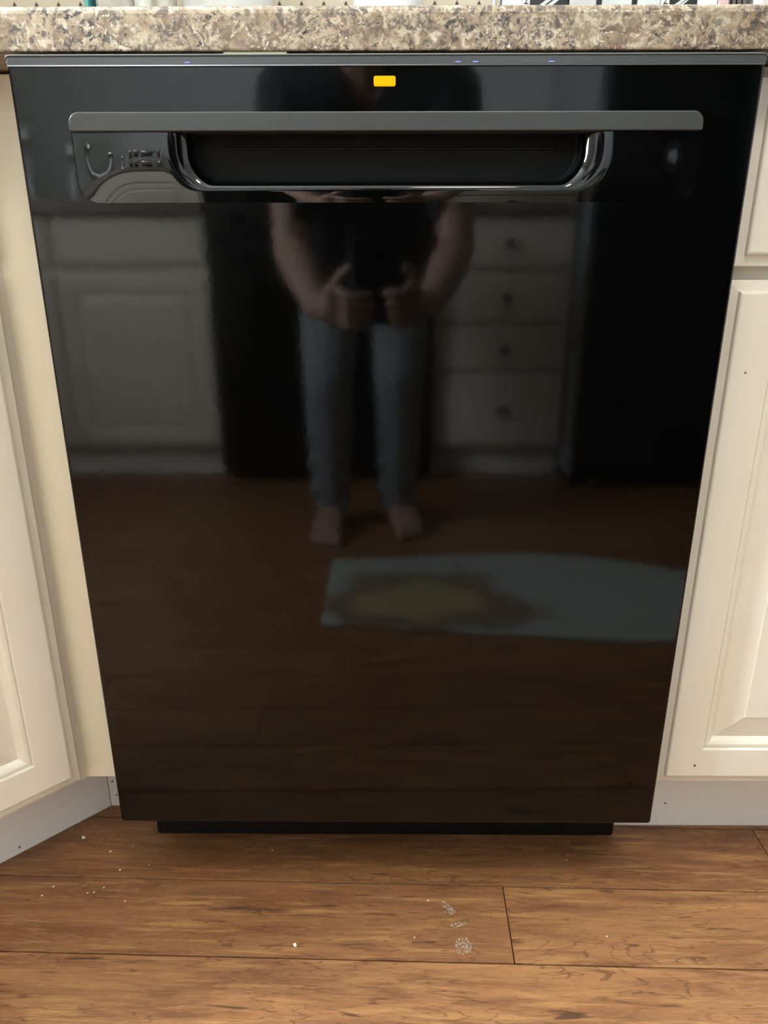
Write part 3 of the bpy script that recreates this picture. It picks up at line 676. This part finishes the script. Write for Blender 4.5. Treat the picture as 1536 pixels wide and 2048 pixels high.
# rug
bm = bmesh.new()
out = [(-0.137, -0.675), (0.05, -0.650), (0.25, -0.628), (0.50, -0.605), (0.66, -0.605), (0.78, -0.64), (0.85, -0.71), (0.86, -0.79), (0.82, -0.87), (0.74, -0.940), (0.62, -1.00), (0.50, -1.04), (0.36, -1.055), (0.20, -1.045), (0.02, -1.028), (-0.139, -1.012)]
cxr, cyr = 0.32, -0.83
L = []
for sc, z in [(1.0, 0.0008), (1.0, 0.006), (0.985, 0.008), (0.90, 0.0085)]:
    L.append([(cxr+(x-cxr)*sc, cyr+(y-cyr)*sc, z) for x, y in out])
loops(bm, L, True, True)
m, t, b = mat('woven_grey_rug'); b.inputs['Roughness'].default_value = 0.95
tc = N(t, 'ShaderNodeTexCoord')
def _n(sc, det=3.0, dist=0.0):
    n = N(t, 'ShaderNodeTexNoise', Scale=sc, Detail=det, Distortion=dist); t.links.new(tc.outputs['Object'], n.inputs['Vector']); return n.outputs[0]
def _r(v, a, bb):
    r = N(t, 'ShaderNodeMapRange'); r.inputs[1].default_value = a; r.inputs[2].default_value = bb; t.links.new(v, r.inputs[0]); return r.outputs[0]
gr = N(t, 'ShaderNodeTexGradient', gradient_type='SPHERICAL'); mp = N(t, 'ShaderNodeMapping', vector_type='TEXTURE'); mp.inputs['Location'].default_value = (0.08, -0.78, 0); mp.inputs['Scale'].default_value = (0.30, 0.20, 1)  # blotchy oval, browner and then olive towards its middle
t.links.new(tc.outputs['Object'], mp.inputs[0]); t.links.new(mp.outputs[0], gr.inputs[0])
ad = N(t, 'ShaderNodeMath', operation='ADD'); t.links.new(gr.outputs['Fac'], ad.inputs[0])
sb = N(t, 'ShaderNodeMath', operation='MULTIPLY_ADD'); t.links.new(_n(9, 3), sb.inputs[0]); sb.inputs[1].default_value = 0.9; sb.inputs[2].default_value = -0.45; t.links.new(sb.outputs[0], ad.inputs[1])
x1 = N(t, 'ShaderNodeMix', data_type='RGBA'); x1.inputs[6].default_value = c4((0.37, 0.385, 0.37)); x1.inputs[7].default_value = c4((0.22, 0.15, 0.10)); t.links.new(_r(ad.outputs[0], 0.12, 0.32), x1.inputs[0])
x2 = N(t, 'ShaderNodeMix', data_type='RGBA'); t.links.new(x1.outputs[2], x2.inputs[6]); x2.inputs[7].default_value = c4((0.36, 0.29, 0.15)); t.links.new(_r(ad.outputs[0], 0.42, 0.62), x2.inputs[0])
t.links.new(x2.outputs[2], b.inputs['Base Color'])
tag(obj('rug', bm, m), 'pale grey half-round kitchen rug with brown blotchy middle on the floor', 'rug')

# ------------------------------------------------------------------ crumbs and dried marks on the planks
def fz(px, py, z=0.0005):
    d = r2*((px-768)/1420) - u2*((py-1024)/1420) + fwd
    t_ = (z-CAMP.z)/d.z; return CAMP + d*t_
CRUMB = simple('white_crumb', (0.80, 0.77, 0.70), 0.7, var=0.05)
def crumb(px, py, s, label, group=None):
    bm = bmesh.new(); bmesh.ops.create_icosphere(bm, subdivisions=1, radius=1)
    ang = random.uniform(0, PI)
    for v in bm.verts:
        k = random.uniform(0.7, 1.2); v.co = Vector((v.co.x*s*1.4*k, v.co.y*s*k, max(v.co.z, -0.6)*s*0.6*k))
    mz = min(v.co.z for v in bm.verts)
    o = obj('crumb', bm, CRUMB); p = fz(px, py); o.location = (p.x, p.y, 0.0002-mz); o.rotation_euler = (0, 0, ang)
    tag(o, label, 'crumb', group); return o
crumb(167, 1675, 0.0026, 'largest white crumb on the floor, nearest the left toe kick', 'crumbs on the floor')
crumb(221, 1703, 0.0014, 'white crumb on the floor just right of the largest crumb', 'crumbs on the floor')
crumb(590, 1890, 0.0020, 'lone white crumb on the middle of the front plank seam', 'crumbs on the floor')
for px, py, s in [(240, 1740, 0.0011), (266, 1691, 0.0008), (298, 1729, 0.0007), (107, 1773, 0.0011), (170, 1771, 0.0006), (188, 1784, 0.0009), (208, 1775, 0.0010), (84, 1791, 0.0008), (175, 1786, 0.0008), (250, 1802, 0.0008)]:
    crumb(px, py, s, 'tiny white crumb speck scattered on the floor near the left toe kick', 'tiny crumb specks')
crumb(545, 1700, 0.0010, 'tiny pale crumb on the floor below the left half of the kick panel', 'crumbs on the floor')
crumb(1133, 1720, 0.0008, 'tiny pale crumb on the floor below the right end of the kick panel', 'crumbs on the floor')
crumb(1214, 1873, 0.0009, 'tiny pale crumb on the plank right of the end joint', 'crumbs on the floor')
crumb(856, 1801, 0.0010, 'tiny pale crumb just left of the wedge shaped dried mark', 'crumbs on the floor')
crumb(829, 1875, 0.0009, 'tiny pale crumb left of the round dried ring mark', 'crumbs on the floor')
m, t, b = mat('chalky_dried_film'); b.inputs['Base Color'].default_value = (0.70, 0.62, 0.52, 1); b.inputs['Roughness'].default_value = 0.9; b.inputs['Specular IOR Level'].default_value = 0.0
tc = N(t, 'ShaderNodeTexCoord'); n = N(t, 'ShaderNodeTexNoise', Scale=330.0, Detail=3.0); t.links.new(tc.outputs['Object'], n.inputs['Vector'])
r = N(t, 'ShaderNodeMapRange'); r.inputs[1].default_value = 0.42; r.inputs[2].default_value = 0.75; r.inputs[3].default_value = 0.0; r.inputs[4].default_value = 0.34
t.links.new(n.outputs[0], r.inputs[0]); t.links.new(r.outputs[0], b.inputs['Alpha']); FILM = m
def spill(pts, label):
    P = [fz(x, y) for x, y in pts]; bm = bmesh.new()
    c = sum(P, Vector())/len(P)
    a = [bm.verts.new((p.x-c.x, p.y-c.y, 0.0003)) for p in P]; b_ = [bm.verts.new((p.x-c.x, p.y-c.y, 0.0)) for p in P]
    bm.faces.new(a); bm.faces.new(b_[::-1])
    for k in range(len(P)): bm.faces.new((a[k], a[(k+1) % len(P)], b_[(k+1) % len(P)], b_[k]))
    o = obj('dried_spill', bm, FILM); o.location = (c.x, c.y, 0.0002); tag(o, label, 'stain', 'dried marks on the floor')
spill([(882, 1800), (893, 1804), (902, 1812), (912, 1822), (903, 1830), (890, 1829), (886, 1815)], 'wedge shaped whitish dried mark on the plank near the end joint')
spill([(899, 1850), (910, 1846), (922, 1842), (932, 1843), (934, 1849), (922, 1851), (912, 1856), (902, 1856)], 'small streaky whitish dried mark between the two larger marks')
spill([(912, 1880), (922, 1874), (936, 1876), (944, 1888), (941, 1902), (928, 1909), (914, 1906), (910, 1893)], 'round whitish dried ring mark closest to the viewer')

# ------------------------------------------------------------------ the person taking the picture, and the phone
def capsule(bm, p0, p1, r0, r1, n=12):
    p0, p1 = Vector(p0), Vector(p1)
    for p, r in ((p0, r0), (p1, r1)):
        q = bmesh.ops.create_icosphere(bm, subdivisions=2, radius=r)
        for v in q['verts']: v.co += p
    d = (p1-p0)
    if d.length > 1e-5: tube(bm, [p0, p1], [r0, r1], n)
def ellip(bm, c, rx, ry, rz, rot=None):
    q = bmesh.ops.create_icosphere(bm, subdivisions=3, radius=1)
    for v in q['verts']:
        k = Vector((v.co.x*rx, v.co.y*ry, v.co.z*rz))
        if rot: k = rot @ k
        v.co = k + Vector(c)
def chain(bm, pts, rs):
    for i in range(len(pts)-1): capsule(bm, pts[i], pts[i+1], rs[i], rs[i+1])
def fuse(name, bm, voxel, smooth_it, m, parent, cut=None, solid=0):
    """merge overlapping volumes into one continuous skin"""
    me = bpy.data.meshes.new(name); bm.to_mesh(me); bm.free()
    tmp = bpy.data.objects.new(name, me); COL.objects.link(tmp)
    md = tmp.modifiers.new('fuse', 'REMESH'); md.mode = 'VOXEL'; md.voxel_size = voxel
    if smooth_it:
        ms = tmp.modifiers.new('soften', 'SMOOTH'); ms.factor = 0.5; ms.iterations = smooth_it
    dg = bpy.context.evaluated_depsgraph_get(); dg.update()
    nm = bpy.data.meshes.new_from_object(tmp.evaluated_get(dg)); bpy.data.objects.remove(tmp); bpy.data.meshes.remove(me)
    b2 = bmesh.new(); b2.from_mesh(nm); bpy.data.meshes.remove(nm)
    if cut:
        kill = [f for f in b2.faces if cut(f.calc_center_median())]
        bmesh.ops.delete(b2, geom=kill, context='FACES')
    o = obj(name, b2, m, parent, smooth=True)
    if solid:
        so = o.modifiers.new('cloth_thickness', 'SOLIDIFY'); so.thickness = solid; so.offset = -1
    return o
SKIN = simple('skin', (0.36, 0.225, 0.175), 0.5, var=0.06, vscale=25)
SHIRT = simple('black_cotton', (0.018, 0.018, 0.021), 0.85, var=0.1, vscale=40, bump=0.3, bscale=400)
PANTS = simple('light_grey_jersey', (0.21, 0.22, 0.235), 0.85, var=0.06, vscale=30, bump=0.6, bscale=28, bdist=0.006)
HAIRM = simple('dark_brown_hair', (0.03, 0.02, 0.014), 0.5, var=0.2, vscale=120)
per = empty('person', (-0.06, -1.26, 0), label='barefoot person in black shirt and light grey trousers leaning forward with a phone', cat='person')
CX = -0.045
hipL, hipR = Vector((-0.145, -1.36, 0.80)), Vector((0.035, -1.36, 0.80))
kneeL, kneeR = Vector((-0.155, -1.215, 0.44)), Vector((0.028, -1.225, 0.44))
ankL, ankR = Vector((-0.158, -1.285, 0.085)), Vector((0.030, -1.305, 0.085))
shL, shR = Vector((-0.205, -1.005, 1.045)), Vector((0.125, -1.005, 1.045))
elL, elR = Vector((-0.203, -0.955, 0.745)), Vector((0.146, -0.955, 0.745))
wrL, wrR = Vector((-0.135, -0.765, 0.640)), Vector((0.083, -0.765, 0.645))
def torso(bm, g):
    for sx in (-1, 1):
        chain(bm, [(CX+sx*0.075, -1.37, 0.80), (CX+sx*0.075, -1.27, 0.90), (CX+sx*0.085, -1.13, 0.985), (CX+sx*0.095, -1.03, 1.035)], [0.095+g, 0.088+g, 0.092+g, 0.082+g])
        capsule(bm, (CX+sx*0.05, -1.0, 1.06), (CX+sx*0.145, -1.005, 1.05), 0.060+g, 0.056+g)
    chain(bm, [(CX, -1.38, 0.82), (CX, -1.25, 0.92), (CX, -1.08, 1.02)], [0.10+g, 0.10+g, 0.085+g])
def finger(bm, pts, r=0.0088): chain(bm, pts, [r, r*0.97, r*0.92, r*0.85][:len(pts)])
bm = bmesh.new()
torso(bm, 0)
# neck and head, bent over the phone
head = Vector((CX, -0.835, 1.215))
chain(bm, [(CX, -1.0, 1.075), (CX, -0.93, 1.125), (CX, -0.885, 1.165)], [0.062, 0.055, 0.054])
RM = Matrix.Rotation(-0.55, 3, 'X')
def hp(x, y, z): return head + RM @ Vector((x, y, z))
ellip(bm, hp(0, -0.012, 0.035), 0.074, 0.094, 0.088, RM)
ellip(bm, hp(0, 0.028, -0.028), 0.058, 0.062, 0.082, RM)
ellip(bm, hp(0, 0.058, -0.088), 0.026, 0.024, 0.022, RM)
chain(bm, [hp(0, 0.088, 0.012), hp(0, 0.106, -0.022)], [0.009, 0.013]); capsule(bm, hp(-0.010, 0.094, -0.027), hp(0.010, 0.094, -0.027), 0.009, 0.009)
capsule(bm, hp(-0.03, 0.078, 0.024), hp(0.03, 0.078, 0.024), 0.011, 0.011)
capsule(bm, hp(-0.016, 0.085, -0.056), hp(0.016, 0.085, -0.056), 0.008, 0.008); capsule(bm, hp(-0.014, 0.084, -0.066), hp(0.014, 0.084, -0.066), 0.008, 0.008)
for sx in (-1, 1): ellip(bm, hp(sx*0.076, -0.012, -0.008), 0.009, 0.018, 0.031, RM)
# arms
for sh, el, wr, sx in ((shL, elL, wrL, -1), (shR, elR, wrR, 1)):
    mid = (sh+el)/2; fm = el + (wr-el)*0.35
    chain(bm, [sh, mid, el, fm, wr], [0.055, 0.046, 0.039, 0.041, 0.027])
# hands: palms beside the phone, fingers wrapping its lower back, thumbs on the edges
px_ = Vector((1, 0, 0)); pz_ = Vector((0, math.sin(PITCH), math.cos(PITCH))); pn_ = Vector((0, math.cos(PITCH), -math.sin(PITCH)))   # phone right, up, back normal
pc = CAMP - px_*0.0243 - pz_*0.0325 - pn_*0.0115      # the main lens sits right behind the camera point
def pp(a, b, c): return pc + px_*a + pz_*b + pn_*c
# left hand (image left)
pal = pp(-0.074, -0.045, -0.006)
capsule(bm, wrL, pp(-0.082, -0.055, -0.02), 0.027, 0.030); chain(bm, [pp(-0.078, -0.020, -0.008), pp(-0.074, -0.066, -0.008)], [0.019, 0.019])
for k, (b0, ln) in enumerate([(-0.014, 0.050), (-0.034, 0.055), (-0.053, 0.051), (-0.071, 0.042)]):
    finger(bm, [pp(-0.066, b0, 0.004), pp(-0.050, b0-0.003, 0.019), pp(-0.050+ln*0.45, b0-0.004, 0.019), pp(-0.050+ln*0.80, b0-0.004, 0.0145)])
finger(bm, [pp(-0.078, -0.02, -0.012), pp(-0.063, 0.006, -0.020), pp(-0.046, 0.020, -0.0185)], 0.0105)
# right hand
capsule(bm, wrR, pp(0.072, -0.050, -0.02), 0.027, 0.029); chain(bm, [pp(0.066, -0.018, -0.008), pp(0.062, -0.064, -0.008)], [0.019, 0.019])
for k, (b0, ln) in enumerate([(-0.010, 0.034), (-0.031, 0.030), (-0.050, 0.026), (-0.068, 0.022)]):
    finger(bm, [pp(0.060, b0, 0.004), pp(0.049, b0-0.002, 0.017), pp(0.049-ln*0.5, b0-0.003, 0.0185), pp(0.049-ln*0.9, b0-0.003, 0.0145)])
finger(bm, [pp(0.070, -0.014, -0.008), pp(0.064, 0.016, -0.004), pp(0.053, 0.026, 0.001)], 0.0108)
# legs and feet
for hip, kn, an, toe, sx in ((hipL, kneeL, ankL, Vector((-0.165, -1.125, 0.020)), -1), (hipR, kneeR, ankR, Vector((0.070, -1.175, 0.020)), 1)):
    calf = kn + (an-kn)*0.35
    chain(bm, [hip, (hip+kn)/2, kn, calf, an], [0.082, 0.066, 0.050, 0.050, 0.032])
    f = (toe-an); f.z = 0; f.normalize(); sd = Vector((f.y, -f.x, 0))
    heel = Vector((an.x, an.y, 0)) - f*0.035 + Vector((0, 0, 0.031))
    ball = Vector((toe.x, toe.y, 0)) - f*0.030
    capsule(bm, an, heel, 0.031, 0.030)
    for o_, r_ in ((-0.024, 0.021), (0.0, 0.022), (0.022, 0.020)):
        capsule(bm, an - Vector((0, 0, 0.022)) + sd*o_*0.3, ball + sd*o_ + Vector((0, 0, r_+0.001)), 0.031, r_)
        capsule(bm, heel, ball + sd*o_ + Vector((0, 0, r_+0.001)), 0.029, r_)
    for k in range(5):
        o_ = (-0.034 + 0.0172*k)*(-sx); r_ = (0.0135, 0.0098, 0.0092, 0.0088, 0.0082)[::1][k] if sx < 0 else (0.0135, 0.0098, 0.0092, 0.0088, 0.0082)[k]
        # big toe on the inner side of each foot
        oo = sd*(0.033-0.0168*k)*(1 if sx < 0 else -1)
        ln = (0.036, 0.036, 0.031, 0.025, 0.018)[k]
        capsule(bm, ball + oo*0.9 + Vector((0, 0, 0.016)), ball + oo + f*ln + Vector((0, 0, r_+0.002)), r_*1.1, r_)
body = fuse('body', bm, 0.0045, 3, SKIN, per); body.location = -Vector(per.location)
# eyes and hair
EYE = simple('eye_white', (0.7, 0.7, 0.68), 0.2); IRIS = simple('brown_iris', (0.05, 0.03, 0.02), 0.2)
for sx in (-1, 1):
    e = bmesh.new(); bmesh.ops.create_uvsphere(e, u_segments=16, v_segments=10, radius=0.0115)
    eo_ = obj('eye', e, EYE, per, smooth=True); eo_.location = hp(sx*0.029, 0.0745, 0.006) - Vector(per.location)
    e = bmesh.new(); bmesh.ops.create_uvsphere(e, u_segments=12, v_segments=8, radius=0.0055)
    ir = obj('iris', e, IRIS, eo_, smooth=True); ir.location = RM @ Vector((0, 0.0075, -0.001))
bm = bmesh.new()
ellip(bm, hp(0, -0.022, 0.048), 0.083, 0.099, 0.088, RM); ellip(bm, hp(0, -0.055, 0.0), 0.072, 0.058, 0.075, RM); ellip(bm, hp(0, 0.045, 0.095), 0.06, 0.05, 0.030, RM)
hr = fuse('hair', bm, 0.006, 2, HAIRM, per); hr.location = -Vector(per.location)
# shirt: torso and short sleeves with a V neckline
bm = bmesh.new(); torso(bm, 0.012)
for sx in (-1, 1):      # loose front hanging down from the chest
    chain(bm, [(CX+sx*0.09, -1.06, 1.00), (CX+sx*0.10, -1.12, 0.85), (CX+sx*0.10, -1.20, 0.66)], [0.075, 0.070, 0.072])
chain(bm, [(CX, -1.05, 0.98), (CX, -1.11, 0.85), (CX, -1.19, 0.66)], [0.075, 0.075, 0.075])
for sx in (-1, 1): chain(bm, [(CX+sx*0.09, -1.36, 0.86), (CX+sx*0.10, -1.36, 0.68)], [0.115, 0.118])
for sx in (-1, 1): chain(bm, [(CX+sx*0.10, -1.27, 0.88), (CX+sx*0.105, -1.28, 0.67)], [0.095, 0.100])
for sh, el in ((shL, elL), (shR, elR)):
    chain(bm, [sh, sh + (el-sh)*0.70], [0.068, 0.060])
slz = 0.868
def cut_shirt(p):
    if p.z < 0.655: return True
    if p.z < slz and p.y > -1.06 and (p.x < -0.135 or p.x > 0.055) and p.z < slz: return abs(p.x-CX) > 0.150 and p.y > -1.03
    if p.y < -1.40 and p.z < 0.76: return False
    t_ = (p.z-0.99)/0.10
    if t_ > 0 and p.y > -1.02: return abs(p.x-CX) < 0.012+0.044*min(t_, 1.3)
    return (p-Vector((CX, -0.97, 1.11))).length < 0.066
st = fuse('shirt', bm, 0.006, 3, SHIRT, per, cut=cut_shirt, solid=0.002); st.location = -Vector(per.location)
# trousers with soft folds
bm = bmesh.new()
for sx in (-1, 1): capsule(bm, (CX+sx*0.075, -1.37, 0.80), (CX+sx*0.075, -1.32, 0.86), 0.108, 0.105)
capsule(bm, (CX, -1.39, 0.80), (CX, -1.34, 0.86), 0.113, 0.105)
for hip, kn, an, sx in ((hipL, kneeL, ankL, -1), (hipR, kneeR, ankR, 1)):
    calf = kn + (an-kn)*0.45
    chain(bm, [hip, (hip+kn)/2, kn, calf, an+Vector((0, 0, -0.025))], [0.098, 0.082, 0.067, 0.061, 0.050])
    for q in range(7):
        tq = 0.30+0.11*q; c = kn + (an-kn)*tq
        capsule(bm, c+Vector((-0.046, 0.030, 0.012*(-1)**q)), c+Vector((0.040, 0.034, -0.016*(-1)**q)), 0.016, 0.015)
def cut_pants(p): return p.z < 0.058 or (p.z > 0.905)
pt = fuse('trousers', bm, 0.006, 3, PANTS, per, cut=cut_pants, solid=0.002); pt.location = -Vector(per.location)

# the phone whose lens is the camera
phn = empty('phone', pc, label='black smartphone held upright in both hands by the person', cat='phone')
phn.matrix_world = Matrix(((1, 0, 0, pc.x), (0, pn_.y, pz_.y, pc.y), (0, pn_.z, pz_.z, pc.z), (0, 0, 0, 1)))   # local x right, y out of the back, z up
bm = bmesh.new()
loops(bm, [[(x, y, z) for x, z in rrect(-0.039+i, 0.039-i, -0.0775+i, 0.0765-i, 0.011-i, 0.011-i)] for i, y in [(0.001, -0.0045), (0, -0.0035), (0, 0.0035), (0.001, 0.0045)]], True, True)
obj('phone_case', bm, BLACK, phn)
bm = bmesh.new()
loops(bm, [[(x, y, z) for x, z in rrect(-0.036, 0.036, -0.0745, 0.0735, 0.009, 0.009)] for y in (-0.0056, -0.00455)], True, True)
obj('screen', bm, simple('dark_phone_screen', (0.02, 0.02, 0.022), 0.05), phn)
bm = bmesh.new()
loops(bm, [[(x, y, z) for x, z in rrect(-0.0005, 0.0355, 0.016, 0.0735, 0.009, 0.009)] for y in (0.00455, 0.006)], True, True)
bump_ = obj('camera_bump', bm, BLACK, phn)
for lx, lz in ((0.0243, 0.0325), (0.0243, 0.0560), (0.0075, 0.0445)):
    obj('lens', lathe(bmesh.new(), [(0.0085, 0.0061), (0.0085, 0.0078), (0.0070, 0.0080), (0.0066, 0.0070), (0.001, 0.0069)], c=(lx, 0, lz), n=24, axis='y'), PLASTIC_GLOSS, bump_, smooth=False)
